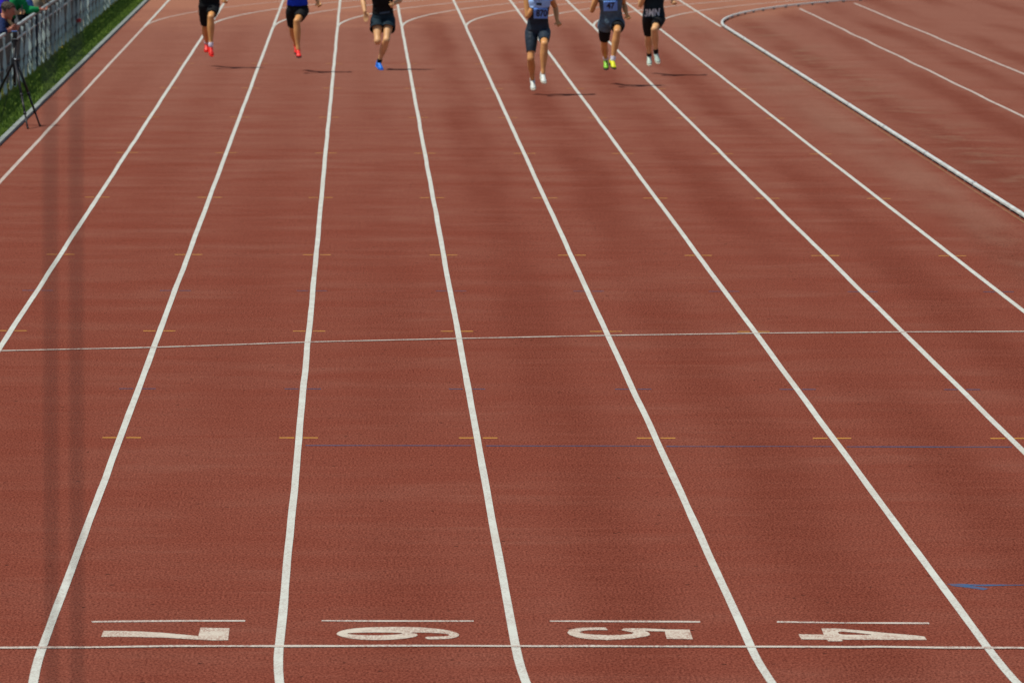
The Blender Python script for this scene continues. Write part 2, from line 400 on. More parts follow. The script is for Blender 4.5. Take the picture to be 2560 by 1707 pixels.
# ------------------------------------------------------------------ raised inner kerb rail
kr = tag(empty('kerb_rail', (XK, 0, 0)), 'low white metal kerb rail on short feet edging the inside lane', 'kerb rail')
kp = [(XK+.03, y) for y in np.arange(0, YB, .5)]
a = 0.0
while a < .95: kp.append((XC-(RK-.03)*math.cos(a), YB+(RK-.03)*math.sin(a))); a += .5/RK
prof = [(-.022,.030),(-.022,.050),(-.015,.058),(.015,.058),(.022,.050),(.022,.030)]
P = np.array(kp); T = np.gradient(P, axis=0); T /= np.linalg.norm(T, axis=1)[:, None]; N = np.c_[T[:, 1], -T[:, 0]]
V = []; F = []; m = len(prof)
for i in range(len(P)):
    for dx, z in prof: V.append((P[i, 0]+N[i, 0]*dx-XK, P[i, 1]+N[i, 1]*dx, z))
for i in range(len(P)-1):
    for k in range(m): F.append((i*m+k, i*m+(k+1) % m, (i+1)*m+(k+1) % m, (i+1)*m+k))
mesh_obj('rail', V, F, M['alu'], kr)
ft = None; idx = list(range(46, len(P)-1, 2))[:98]
for i in idx:
    if ft is None:
        g = Geo(); g.box((0, 0, .0155), (.036, .05, .029)); ft = g.obj('foot', M['kerbfoot'], kr); o = ft
    else: o = ft.copy(); COL.objects.link(o); o.parent = kr
    o.location = (P[i, 0]-XK, P[i, 1], 0); o.rotation_euler = (0, 0, math.atan2(T[i, 1], T[i, 0])-math.pi/2)

jt = None
for i in range(52, len(P)-1, 12):                                 # sleeves where two lengths of rail meet
    if jt is None:
        g = Geo(); g.box((0, 0, .0445), (.050, .09, .034)); jt = bevel(g.obj('joint', M['kerbfoot2'], kr), .004); o = jt
    else: o = jt.copy(); COL.objects.link(o); o.parent = kr
    o.location = (P[i, 0]-XK, P[i, 1], 0); o.rotation_euler = (0, 0, math.atan2(T[i, 1], T[i, 0])-math.pi/2)

# ------------------------------------------------------------------ grass on the verge
nb = 64000
gx = nrs.uniform(-3.70, -2.94, nb); gy = 24 + 94*nrs.rand(nb)
ga = nrs.uniform(0, 6.283, nb); gh = nrs.uniform(.018, .05, nb)*np.where(gx < -3.35, 1.3, 1.0); gw = nrs.uniform(.005, .010, nb)
ln = nrs.uniform(-.02, .02, (nb, 2))
V = np.zeros((nb*3, 3)); ca, sa = np.cos(ga)*gw, np.sin(ga)*gw
V[0::3] = np.c_[gx-ca, gy-sa, np.full(nb, -.008)]; V[1::3] = np.c_[gx+ca, gy+sa, np.full(nb, -.008)]; V[2::3] = np.c_[gx+ln[:, 0], gy+ln[:, 1], gh]
me = bpy.data.meshes.new('grass'); me.vertices.add(nb*3); me.vertices.foreach_set('co', V.ravel())
me.loops.add(nb*3); me.loops.foreach_set('vertex_index', np.arange(nb*3)); me.polygons.add(nb); me.polygons.foreach_set('loop_start', np.arange(0, nb*3, 3)); me.update()
me.materials.append(M['blade']); go = bpy.data.objects.new('grass', me); COL.objects.link(go)
tag(go, 'narrow strip of short green grass between the kerb and the fence', 'grass', kind='stuff')

# ------------------------------------------------------------------ fence
FX = -3.56; FY0, FY1 = 34.0, 112.0
fence = tag(empty('picket_fence', (FX, FY0, 0)), 'pale blue grey picket fence with rails and rounded slats beside the grass verge', 'fence')
for z, w, h, mt in ((.885, .045, .04, 'rail'), (.69, .03, .03, 'rail'), (.37, .03, .03, 'slat'), (.21, .03, .03, 'slat')):
    g = Geo(); g.box((0, (FY1-FY0)/2, z), (w, FY1-FY0, h)); bevel(g.obj('rail', M[mt], fence), .008)
y = 0.0
while y < FY1-FY0-.1:                                             # bays of close vertical slats
    g = Geo(); L = min(3.0, FY1-FY0-y)
    yy = .06
    while yy < L-.05:
        g.box((-.035, yy, .475), (.018, .075, .75)); yy += .115
    o = g.obj('slat_panel', M['slat'], fence); o.location = (0, y, 0); y += 3.0
def picket(mat, short, k):
    R = [(.006, .37), (.013, .35), (.022, .26), (.015, .225), (.006, .21), (.017, .18), (.020, .06+.02*k), (.012, .0+.02*k), (0, -.015+.02*k)]
    if not short: R = [(0, .868), (.018+.003*k, .855), (.006, .70-.02*k), (.011, .68-.02*k), (.024, .45), (.018, .40)]+R
    else: R = [(0, .24)]+R[4:]
    R = [(x*1.28, z) for x, z in R]
    pts = R+[(-x*.9, z) for x, z in R[-2:0:-1]]
    n = len(pts); V = [(x, -.008, z) for x, z in pts]+[(x, .008, z) for x, z in pts]
    F = [tuple(range(n)), tuple(range(2*n-1, n-1, -1))]+[(i, i+n, (i+1) % n+n, (i+1) % n) for i in range(n)]
    return mesh_obj('picket', V, F, mat, fence)
pk = {}
y = 12.3; k = 0
while y < FY1-FY0-.3 and k < 96:
    for j, (dx, dy, mt, top, bot) in enumerate(((.044, 0, 'picket', 0, 0), (.014, .30, 'picket2', 1, 0))):
        if k >= 96: break
        key = (mt, k % 3)
        if key not in pk:
            o = picket(M[mt], top, k % 3); pk[key] = o
        else: o = pk[key].copy(); COL.objects.link(o); o.parent = fence
        o.location = (dx+rnd.uniform(-.008, .008), y+dy+rnd.uniform(-.08, .08), 0)
        o.rotation_euler = (0, rnd.uniform(-.035, .035), rnd.uniform(-.2, .2)); k += 1
    y += 1.38
for py in (68.1, 82.2, 54.5, 40.9, 96.3, 110.4):
    g = Geo(); g.box((0, py-FY0, .45), (.075, .075, .92)); g.box((0, py-FY0, .930), (.088, .088, .016)); bevel(g.obj('post', M['post'], fence), .006)
g = Geo(); g.box((0, 0, 0), (.095, .012, .065)); g.box((0, 0, .041), (.012, .008, .02))
o = g.obj('card', M['redtag'], None, loc=(-3.50, 82.05, .26)); bevel(o, .004)
tag(o, 'small dark red card fixed low on the blue fence post', 'card')

def dandelion(x, y, lab):
    r = tag(empty('dandelion', (x, y, 0)), lab, 'flower')
    g = Geo(); g.tube([(0,0,-.01),(.005,0,.05),(.002,0,.09)], .004, 6); g.obj('stem', M['leaf'], r)
    g = Geo()
    for k in range(14):
        t = k*2*math.pi/14; g.ball((.02*math.cos(t), .02*math.sin(t), .095+.006*(k % 2)), (.014, .014, .008), 6, 4)
    g.ball((0, 0, .102), (.016, .016, .012), 8, 5); g.obj('petals', M['petal'], r)
    g = Geo()
    for k in range(7):
        t = k*.9; g.add([(0,0,0),(.03*math.cos(t+.3),.03*math.sin(t+.3),.02),(.08*math.cos(t),.08*math.sin(t),.012),(.03*math.cos(t-.3),.03*math.sin(t-.3),.02)], [(0,1,2,3)])
    g.obj('leaf', M['leaf'], r)
dandelion(-3.44, 74.0, 'yellow dandelion at the foot of the fence, beside the tripod end')
# ------------------------------------------------------------------ tripod with camcorder
tr = tag(empty('tripod', (-2.93, 50.6, 0)), 'black three legged tripod standing across the pale kerb and the track edge', 'tripod')
apex = Vector((0, 0, .86))
for fx, fy, tz in ((.21, -.74, .005), (.34, -.13, .005), (-.47, 1.23, .0)):
    f = Vector((fx, fy, tz)); g = Geo(); A = apex + Vector((fx, fy, 0)).normalized()*.03
    m1 = A.lerp(f, .5); m2 = A.lerp(f, .78)
    g.tube([A, m1], .018, 8); g.tube([m1, m2], .015, 8); g.tube([m2, f], .012, 8)
    for c in (m1, m2): g.tube([c.lerp(A, .03), c.lerp(f, .03)], .022, 8)
    lg = g.obj('leg', M['dark'], tr, True)
    g = Geo(); g.ball(f+Vector((0, 0, .014)), .016, 8, 6); g.obj('rubber_foot', M['dark'], lg, True)
g = Geo(); g.tube([(0,0,.54),(0,0,1.08)], .020, 10); g.tube([(0,0,.535),(0,0,.57)], .02, 10); g.obj('centre_column', M['dark'], tr, True)
g = Geo(); g.tube([(0,0,.82),(0,0,.90)], .045, 12); g.box((.05, 0, .87), (.03, .02, .02)); g.obj('spider', M['dark'], tr)
g = Geo(); g.ball((.012, -.045, .885), (.022, .008, .013)); g.obj('lock_knob', M['grey'], tr, True)
g = Geo(); g.tube([(0,0,1.06),(0,0,1.15)], .028, 10); g.tube([(-.04,0,1.13),(.045,0,1.13)], .017, 10); g.box((0, 0, 1.168), (.06, .07, .02)); g.obj('pan_head', M['dark'], tr)
g = Geo(); g.tube([(.0,.03,1.12),(-.03,.22,1.02)], .008, 8); g.obj('pan_handle', M['dark'], tr, True)
g = Geo(); g.tube([(-.03,.0,1.17),(-.045,.02,.9),(-.05,.03,.7),(-.10,.05,.4),(-.2,.1,.05),(-.35,.2,.008)], .004, 6); g.obj('lead', M['dark'], tr, True)
cc = tag(empty('video_camera', (-2.93, 50.6, 1.179)), 'small black video camera with pale flip screen mounted on the tripod', 'camera')
g = Geo(); g.box((.005, 0, .035), (.058, .12, .066)); bevel(g.obj('body', M['dark'], cc), .008)
g = Geo(); g.tube([(0.005,.06,.035),(.005,.105,.035)], .024, 14); ls = g.obj('lens', M['dark'], cc, True)
g = Geo(); g.tube([(0.005,.1055,.035),(.005,.108,.035)], .019, 14); g.obj('glass', M['lens'], ls)
g = Geo(); g.box((.048, -.01, .037), (.010, .085, .06)); bevel(g.obj('flip_screen', M['grey'], cc), .003)
g = Geo(); g.box((-.005, 0, .0755), (.075, .10, .012)); bevel(g.obj('sky_reflection_plate', M['lightblue'], cc), .003)  # light blue camera top: sky reflection put into the colour

# ------------------------------------------------------------------ two thin wires near the camera
for i, (x, lab) in enumerate(((1.305, 'thin dark upright steel wire blurred close to the camera, the one nearer the picture edge'), (1.332, 'thin dark upright steel wire blurred close to the camera, the one nearer the painted 7'))):
    g = Geo(); g.tube([(0, 0, -.05), (0, 0, 7.5)], .0019, 8)
    tag(g.obj('wire', M['cable'], None, True, (x, -25.3, 0)), lab, 'wire', 'wires in front of the camera')

# ------------------------------------------------------------------ people
RUN_DATA = {
  'r1': dict(root=(-0.785, 68.43, 0.0), pelvis=(0.0, 0.0, 1.031), neck=(0.01, -0.14, 1.527), head=(0.01, -0.21, 1.692),
     hip=((-0.071, 0.0, 0.965), (0.071, 0.0, 0.978)),
     knee=((-0.071, 0.257, 0.62), (0.035, -0.4, 0.825)),
     ankle=((-0.054, 0.597, 0.374), (0.035, -0.418, 0.376)),
     toe=((-0.057, 0.459, 0.244), (0.057, -0.514, 0.213)),
     sho=((-0.164, -0.12, 1.47), (0.183, -0.12, 1.484)),
     elb=((-0.213, 0.04, 1.233), (0.238, 0.019, 1.235)),
     wri=((-0.156, -0.196, 1.292), (0.255, -0.191, 1.101)),
     hand=((-0.128, -0.265, 1.359), (0.263, -0.274, 1.045))),
  'r2': dict(root=(0.65, 66.92, 0.0), pelvis=(0.0, 0.0, 1.026), neck=(-0.009, -0.14, 1.53), head=(-0.009, -0.21, 1.695),
     hip=((-0.086, 0.0, 0.956), (0.086, 0.0, 0.976)),
     knee=((-0.082, 0.305, 0.653), (-0.006, -0.39, 0.818)),
     ankle=((-0.029, 0.643, 0.41), (0.014, -0.407, 0.376)),
     toe=((-0.014, 0.51, 0.275), (0.037, -0.558, 0.263)),
     sho=((-0.173, -0.12, 1.479), (0.156, -0.12, 1.48)),
     elb=((-0.239, 0.07, 1.271), (0.269, 0.062, 1.285)),
     wri=((-0.198, -0.176, 1.279), (0.321, -0.124, 1.126)),
     hand=((-0.184, -0.26, 1.332), (0.36, -0.179, 1.052))),
  'r3': dict(root=(2.013, 67.93, 0.0), pelvis=(0.0, 0.0, 0.857), neck=(-0.021, -0.14, 1.402), head=(-0.021, -0.21, 1.567),
     hip=((-0.093, 0.0, 0.797), (0.093, 0.0, 0.797)),
     knee=((-0.087, -0.277, 0.467), (0.054, -0.289, 0.481)),
     ankle=((-0.092, 0.143, 0.483), (-0.06, -0.094, 0.127)),
     toe=((-0.085, 0.319, 0.412), (-0.016, -0.238, 0.012)),
     sho=((-0.209, -0.12, 1.351), (0.168, -0.12, 1.352)),
     elb=((-0.324, 0.006, 1.116), (0.272, -0.008, 1.105)),
     wri=((-0.292, -0.158, 0.93), (0.168, -0.231, 1.061)),
     hand=((-0.273, -0.161, 0.827), (0.11, -0.304, 1.025))),
  'r4': dict(root=(4.258, 59.6, 0.0), pelvis=(0.0, -0.0, 0.985), neck=(0.003, -0.14, 1.496), head=(0.003, -0.21, 1.661),
     hip=((-0.091, -0.0, 0.925), (0.091, -0.0, 0.925)),
     knee=((-0.106, -0.174, 0.532), (0.086, -0.396, 0.759)),
     ankle=((-0.074, 0.105, 0.22), (0.067, -0.415, 0.331)),
     toe=((-0.062, -0.022, 0.078), (0.086, -0.553, 0.203)),
     sho=((-0.161, -0.12, 1.446), (0.168, -0.12, 1.447)),
     elb=((-0.156, -0.168, 1.16), (0.258, 0.105, 1.287)),
     wri=((-0.016, -0.188, 1.366), (0.283, -0.051, 1.092)),
     hand=((0.006, -0.238, 1.45), (0.317, -0.116, 1.024))),
  'r5': dict(root=(5.458, 62.54, 0.0), pelvis=(0.0, -0.0, 0.992), neck=(-0.032, -0.14, 1.49), head=(-0.032, -0.21, 1.655),
     hip=((-0.097, -0.0, 0.926), (0.097, -0.0, 0.938)),
     knee=((-0.095, 0.257, 0.581), (0.074, -0.416, 0.833)),
     ankle=((-0.055, 0.622, 0.377), (0.009, -0.431, 0.41)),
     toe=((-0.053, 0.503, 0.23), (0.031, -0.576, 0.289)),
     sho=((-0.195, -0.12, 1.439), (0.132, -0.12, 1.44)),
     elb=((-0.297, -0.126, 1.142), (0.196, 0.067, 1.228)),
     wri=((-0.23, -0.254, 1.346), (0.231, -0.129, 1.077)),
     hand=((-0.197, -0.311, 1.421), (0.264, -0.208, 1.025))),
  'r6': dict(root=(6.275, 66.13, 0.0), pelvis=(0.0, 0.0, 0.948), neck=(-0.018, -0.14, 1.442), head=(-0.018, -0.21, 1.607),
     hip=((-0.085, 0.0, 0.885), (0.085, 0.0, 0.891)),
     knee=((-0.07, 0.28, 0.558), (-0.008, -0.39, 0.735)),
     ankle=((-0.041, 0.603, 0.292), (0.029, -0.188, 0.369)),
     toe=((-0.043, 0.492, 0.138), (0.063, -0.273, 0.203)),
     sho=((-0.188, -0.12, 1.392), (0.152, -0.12, 1.393)),
     elb=((-0.218, -0.128, 1.103), (0.278, 0.112, 1.273)),
     wri=((-0.157, -0.289, 1.284), (0.299, -0.113, 1.167)),
     hand=((-0.123, -0.357, 1.349), (0.314, -0.196, 1.113))),
}
RUN = {}
for _k, _d in RUN_DATA.items():                                   # pairs are (own right side, own left side)
    _j = {}
    for _a, _v in _d.items():
        if _a in ('pelvis', 'neck', 'head'): _j[_a] = _v
        elif _a != 'root': _j[_a+'R'], _j[_a+'L'] = _v
    RUN[_k] = (_d['root'], _j)

def V3(a): return np.array(a, float)
def nrm(a): return a/np.linalg.norm(a)
class Body:
    """Bones of round cones and rings are merged into one skin by a voxel remesh."""
    def __init__(s): s.g = Geo(); s.bones = []
    def cone(s, nm, a, b, ra, rb, n=14):
        a, b = V3(a), V3(b); k = 6
        s.g.tube([tuple(a+(b-a)*i/k) for i in range(k+1)], [ra+(rb-ra)*i/k for i in range(k+1)], n)
        s.g.ball(tuple(a), ra*.995, 12, 8); s.g.ball(tuple(b), rb*.995, 12, 8)
        if nm: s.bones.append((nm, a, b, ra, rb))
    def muscle(s, nm, a, b, rr, fwd=None, bow=0.0):
        a, b = V3(a), V3(b); k = len(rr)-1
        P = [a+(b-a)*i/k for i in range(k+1)]
        if fwd is not None: P = [p+fwd*bow*math.sin(math.pi*i/k) for i, p in enumerate(P)]
        s.g.tube([tuple(p) for p in P], list(rr), 16)
        s.g.ball(tuple(a), rr[0]*.995, 14, 9); s.g.ball(tuple(b), rr[-1]*.995, 14, 9)
        s.bones.append((nm, a, b, rr[0], rr[-1]))
    def loft(s, rings, n=24):
        V = []; F = []
        for c, ax, az, ra, rb in rings:
            for k in range(n):
                t = 2*math.pi*k/n; ct, st = math.cos(t), math.sin(t)
                e = .82
                V.append(tuple(V3(c)+ax*ra*math.copysign(abs(ct)**e, ct)+az*rb*math.copysign(abs(st)**e, st)))
        for i in range(len(rings)-1):
            for k in range(n): F.append((i*n+k, i*n+(k+1) % n, (i+1)*n+(k+1) % n, (i+1)*n+k))
        F.append(tuple(range(n))[::-1]); F.append(tuple((len(rings)-1)*n+k for k in range(n)))
        s.g.add(V, F)

def bake(o):
    dg = bpy.context.evaluated_depsgraph_get(); dg.update()
    me = bpy.data.meshes.new_from_object(o.evaluated_get(dg)); old = o.data
    o.modifiers.clear(); o.data = me; bpy.data.meshes.remove(old); return o
def remesh(o, vox, it=4, fac=.5):
    m = o.modifiers.new('r', 'REMESH'); m.mode = 'VOXEL'; m.voxel_size = vox; m.use_smooth_shade = True
    if it: q = o.modifiers.new('s', 'SMOOTH'); q.iterations = it; q.factor = fac
    return bake(o)
def arrays(me):
    n = len(me.vertices); co = np.zeros(n*3); me.vertices.foreach_get('co', co); no = np.zeros(n*3); me.vertex_normals.foreach_get('vector', no)
    return co.reshape(-1, 3), no.reshape(-1, 3), [tuple(p.vertices) for p in me.polygons]

def person(loc, J, label, fwd, spec, scale=1.0, group=None):
    J = {k: V3(v) for k, v in J.items()}
    up = V3((0, 0, 1)); fwd = V3(fwd); S = scale
    lat = nrm(J['shoL']-J['shoR']); hl = nrm(J['hipL']-J['hipR'])
    B = Body()
    spine = nrm(J['neck']-J['pelvis']); L = np.linalg.norm(J['neck']-J['pelvis'])
    tf = nrm(np.cross(spine, lat)); tf = tf if tf@fwd > 0 else -tf
    pf = nrm(np.cross(up, hl)); pf = pf if pf@fwd > 0 else -pf
    hc = (J['hipR']+J['hipL'])/2; sc_ = (J['shoR']+J['shoL'])/2
    def sp(t): return J['pelvis']+spine*L*t
    rings = [(hc-spine*.055, hl, pf, .075*S, .075*S), (hc-spine*.02, hl, pf, .155*S, .108*S), (hc+spine*.03, hl, pf, .168*S, .112*S), (sp(.14), nrm(hl*.7+lat*.3), tf, .150*S, .102*S),
             (sp(.30), nrm(hl*.4+lat*.6), tf, .138*S, .098*S), (sp(.5)+tf*.01, lat, tf, .150*S, .105*S), (sp(.68)+tf*.015, lat, tf, .165*S, .112*S), (sp(.82)+tf*.01, lat, tf, .168*S, .104*S), (sp(.93), lat, tf, .135*S, .08*S), (sp(1.0), lat, tf, .07*S, .062*S)]
    B.loft(rings)
    B.bones.append(('torso', hc, J['neck'], .13, .12))
    for sd in 'RL':
        h, k, a, t = (J[x+sd] for x in ('hip', 'knee', 'ankle', 'toe'))
        B.muscle('thigh'+sd, h, k, [.092*S, .088*S, .082*S, .072*S, .060*S, .053*S, .055*S], fwd, .012)
        kd = nrm(a-k); bk = nrm(np.cross(hl, kd)); bk = bk if bk@(-fwd) > -bk@fwd*0 and (bk@fwd) < .2 else -bk
        B.muscle('shin'+sd, k, a, [.053*S, .056*S, .060*S, .054*S, .043*S, .034*S, .034*S], bk, .016)
        e1 = nrm(t-a); e2 = kd-e1*(kd@e1); e2 = nrm(e2) if np.linalg.norm(e2) > 1e-3 else nrm(-fwd)
        ca, sa = math.cos(math.radians(24)), math.sin(math.radians(24))
        F = nrm(e1*ca-e2*sa); D = nrm(e1*sa+e2*ca)
        J['F'+sd], J['D'+sd] = F, D
        B.cone('foot'+sd, a+D*.035*S-F*.02, t-F*.075-D*.004, .030*S, .018*S)
        so, e, w, hd = (J[x+sd] for x in ('sho', 'elb', 'wri', 'hand'))
        B.muscle('uparm'+sd, so, e, [.056*S, .054*S, .048*S, .043*S, .038*S])
        B.cone(None, J['neck']+(so-J['neck'])*.35, so, .05*S, .055*S)
        B.muscle('farm'+sd, e, w, [.038*S, .042*S, .039*S, .031*S, .026*S])
        # hand: palm, five fingers of different length, thumb from the side of the palm
        hdir = nrm(hd-w); side = np.cross(hdir, fwd if abs(hdir@fwd) < .8 else up); side = nrm(side)
        pn = nrm(np.cross(side, hdir))
        palm = w+hdir*.075*S
        for q in (-.026, -.009, .009, .026): B.cone(None, w+hdir*.015+side*q*.6*S, w+hdir*.082*S+side*q*S, .014*S, .0125*S, 8)
        B.bones.append(('hand'+sd, w, palm+hdir*.06, .03, .03))
        curl = spec.get('curl'+sd, 1.1)
        for q, ln in zip((-.030, -.010, .010, .030), (.62, .80, .86, .76)):
            p0 = w+hdir*.085*S+side*q*S; ang = 0.0; d = hdir
            for j, fl in enumerate((.045, .028, .022)):
                ang += curl*(.55, .75, .6)[j]
                d = nrm(hdir*math.cos(ang)+pn*math.sin(ang)); p1 = p0+d*fl*ln*S
                B.cone(None, p0, p1, (.0105-.0008*j)*S, (.0098-.0008*j)*S, 8); p0 = p1
        sgn = -1 if sd == 'R' else 1
        t0 = w+hdir*.03*S+side*.026*sgn*S; t1 = t0+nrm(hdir*.55+side*.75*sgn+pn*.4)*.04*S; t2 = t1+nrm(hdir*.9+side*.1*sgn+pn*.5)*.032*S
        B.cone(None, t0, t1, .013*S, .0115*S, 8); B.cone(None, t1, t2, .0112*S, .0095*S, 8)
    # neck and head
    hd = J['head']; hf = V3(spec.get('face', fwd)); hf = nrm(hf); hs = nrm(np.cross(up, hf)); hu = nrm(np.cross(hf, hs))
    B.cone('neck', J['neck']-spine*.02, hd-hu*.06-hf*.015, .060*S, .056*S)
    B.bones.append(('head', hd-hu*.05, hd+hu*.05, .1, .1))
    def H(f, s_, u): return tuple(hd+hf*f*S+hs*s_*S+hu*u*S)
    B.loft([(H(.012*k2, 0, z), hs, hf, a_*S, b_*S) for z, a_, b_, k2 in ((-.125,.022,.025,4.2),(-.112,.040,.045,3),(-.085,.055,.070,1.4),(-.045,.066,.088,.5),(0,.072,.098,0),(.045,.075,.101,-.6),(.08,.066,.088,-.8),(.105,.044,.06,-.8),(.116,.018,.025,-.8))])
    B.cone(None, H(.092, 0, .008), H(.116, 0, -.030), .009*S, .0135*S, 8)
    B.cone(None, H(.086, -.034, .022), H(.086, .034, .022), .012*S, .012*S, 8)
    B.cone(None, H(.085, -.018, -.064), H(.085, .018, -.064), .010*S, .010*S, 8)
    B.cone(None, H(.072, 0, -.105), H(.074, 0, -.108), .02*S, .02*S, 8)
    for q in (-1, 1): B.cone(None, H(-.008, .074*q, .012), H(-.004, .072*q, -.022), .016*S, .011*S, 8)
    body = B.g.obj('person', M[spec.get('skin', 'skin')], None, True)
    remesh(body, .0062, 4)
    body.data.materials.clear(); body.data.materials.append(M[spec.get('skin', 'skin')])
    body.location = loc
    tag(body, label, 'person', group)
    co, no, faces = arrays(body.data)
    # nearest bone of every vertex
    best = np.full(len(co), 9.0); bi = np.zeros(len(co), int); bt = np.zeros(len(co)); names = [b[0] for b in B.bones]
    for i, (nm, a, b, ra, rb) in enumerate(B.bones):
        ab = b-a; t = np.clip(((co-a)@ab)/(ab@ab), 0, 1); d = np.linalg.norm(co-(a+t[:, None]*ab), axis=1)-(ra+(rb-ra)*t)
        if nm == 'torso': d = d-.03
        q = d < best; best[q] = d[q]; bi[q] = i; bt[q] = t[q]
    bn = np.array(names)[bi]
    ht = ((co-J['pelvis'])@spine)/L                                # height along the spine
    def garment(name, mask, off, mat, it=3, parent=body):
        fo = (np.sin(co@V3((31, 47, 60))+2*np.sin(co@V3((14, -22, 27))))*.6+np.sin(co@V3((-52, 20, 88))+1.5*np.sin(co@V3((33, 10, -19))))*.4)
        off = np.broadcast_to(off, (len(co),))*(1+.16*fo)
        fs = [f for f in faces if all(mask[i] for i in f)]
        if not fs: return None
        used = sorted({i for f in fs for i in f}); mp = {v: i for i, v in enumerate(used)}
        P = (co+no*off[:, None])[used]
        o = mesh_obj(name, P, [tuple(mp[i] for i in f) for f in fs], M[mat], parent, True)
        if it:
            m = o.modifiers.new('s', 'SMOOTH'); m.iterations = it; m.factor = .5
        m = o.modifiers.new('t', 'SOLIDIFY'); m.thickness = .005; m.offset = -1
        return bake(o)
    tor = np.isin(bn, ['torso']); out = {}
    for g in spec.get('wear', []):
        nm = g['name']; mask = np.zeros(len(co), bool); off = np.full(len(co), g.get('off', .010))
        if 'torso' in g:
            lo, hi = g['torso']; mask |= np.isin(bn, ['torso', 'uparmR', 'uparmL', 'thighR', 'thighL', 'neck']) & (ht > lo) & (ht < hi) & ((bt < .12) | tor)
        if 'sleeve' in g: mask |= np.isin(bn, ['uparmR', 'uparmL']) & (bt < g['sleeve'])
        if 'fore' in g: mask |= np.isin(bn, ['farmR', 'farmL']) & (bt < g['fore'])
        if 'legs' in g:
            th = np.isin(bn, ['thighR', 'thighL']); mask |= th & (bt < g['legs']) & (bt >= g.get('legs0', -1))
            off = off+np.where(th, g.get('flare', 0)*bt/max(g['legs'], .05), 0)
        if 'drop' in g: mask |= np.isin(bn, ['torso', 'thighR', 'thighL']) & (ht > g['drop']+.03*np.sin(co[:, 0]*23+co[:, 1]*9)) & ((bt < .32) | tor) & (ht < .3)
        if 'shin' in g: mask |= np.isin(bn, ['shinR', 'shinL']) & (bt < g['shin'])
        if 'ankle' in g: mask |= np.isin(bn, ['shinR', 'shinL']) & (bt > g['ankle'])
        if 'crotch' in g: mask |= np.isin(bn, ['torso', 'thighR', 'thighL']) & (ht < g['crotch']) & ((bt < .08) | tor)
        out[nm] = garment(nm, mask, off, g['mat'], g.get('it', 3))
    # hair
    rel = co-hd; u = rel@hu/S; f = rel@hf/S
    hm = (bn == 'head') & (u > .02-.0*f) & ((u > .062) | (f < .03+.5*(u-.02))) | ((bn == 'head') & (f < -.02) & (u > -.05)) | ((bn == 'neck') & (f < -.055) & (u > -.06))
    garment('hair', hm, .012+.006*np.sin(co[:, 0]*170)*np.sin(co[:, 1]*150+co[:, 2]*90), spec.get('hair', 'hair'), 1)
    for q in (-1, 1):
        g = Geo(); g.ball(H(.083, .032*q, .004), .0125*S, 10, 8); g.obj('eye', M['eye'], body, True)
    # shoes
    if 'shoe' in spec:
        for sd in 'RL':
            F, D = J['F'+sd], J['D'+sd]; a = J['ankle'+sd]; side = nrm(np.cross(F, D))
            heel = a+D*.055*S-F*.045*S; toe = J['toe'+sd]-F*.012*S-D*.006
            sb = Body()
            sb.cone(None, heel-D*.012, heel+F*.07-D*.018, .036*S, .036*S); sb.cone(None, heel+F*.07-D*.018, toe-F*.055-D*.004, .036*S, .033*S)
            for q in (-.016, .016): sb.cone(None, heel+F*.08, toe-F*.045+side*q*S, .03*S, .026*S); sb.cone(None, toe-F*.05+side*q*S, toe-F*.018+side*q*.55*S, .026*S, .019*S)
            sb.cone(None, a+D*.0-F*.012, heel+F*.04-D*.02, .041*S, .038*S)
            so = sb.g.obj('shoe', None, body, True); remesh(so, .006, 3)
            mt = spec['shoe'][sd] if isinstance(spec['shoe'], dict) else spec['shoe']
            so.data.materials.clear(); so.data.materials.append(M[mt])
            lp = [(-.04,-.02),(-.045,.0),(-.04,.02),(0,.033),(.06,.032),(.12,.044),(.17,.044),(.205,.03),(.222,0),(.205,-.03),(.17,-.044),(.12,-.044),(.06,-.032),(0,-.033)]
            Lf = np.linalg.norm(toe-heel)+.02; V = []
            for dz in (.022, .038):
                for fx, sx in lp: V.append(tuple(heel+F*fx*(Lf/.215)+side*sx*S*.93+D*dz*S))
            n = len(lp); mesh_obj('sole', V, [tuple(range(n)), tuple(range(2*n-1, n-1, -1))]+[(i, i+n, (i+1) % n+n, (i+1) % n) for i in range(n)], M[spec.get('solemat', 'sole')], so)
    # numbers and lettering carried on the front of a garment
    def drape(host, cx, cz, w, h, lift, nx=10, nz=8):
        c2 = np.zeros(len(host.data.vertices)*3); host.data.vertices.foreach_get('co', c2); c2 = c2.reshape(-1, 3)
        fl = nrm(V3((fwd[0], fwd[1], 0))); sx = nrm(np.cross(fl, up))   # picture-right when facing the viewer
        sx = -sx
        X, Fw, Z = c2@sx, c2@fl, c2[:, 2]
        def front(x, z):
            q = (abs(X-x) < .016) & (abs(Z-z) < .016)
            return Fw[q].max() if q.any() else None
        G = np.full((nz+1, nx+1), np.nan)
        for j in range(nz+1):
            for i in range(nx+1):
                v = front(cx-w/2+w*i/nx, cz-h/2+h*j/nz)
                if v is not None: G[j, i] = v
        G[np.isnan(G)] = np.nanmean(G) if not np.isnan(G).all() else .12
        for _ in range(3):
            Gp = np.pad(G, 1, 'edge'); G = (Gp[1:-1, 1:-1]*2+Gp[:-2, 1:-1]+Gp[2:, 1:-1]+Gp[1:-1, :-2]+Gp[1:-1, 2:])/6
        G += lift
        def at(x, z, extra=0.0):
            i = np.clip((x-cx+w/2)/w*nx, 0, nx-.001); j = np.clip((z-cz+h/2)/h*nz, 0, nz-.001); a, b = int(i), int(j); p, q = i-a, j-b
            v = (G[b, a]*(1-p)+G[b, a+1]*p)*(1-q)+(G[b+1, a]*(1-p)+G[b+1, a+1]*p)*q
            return sx*x+fl*(v+extra)+up*z
        return at
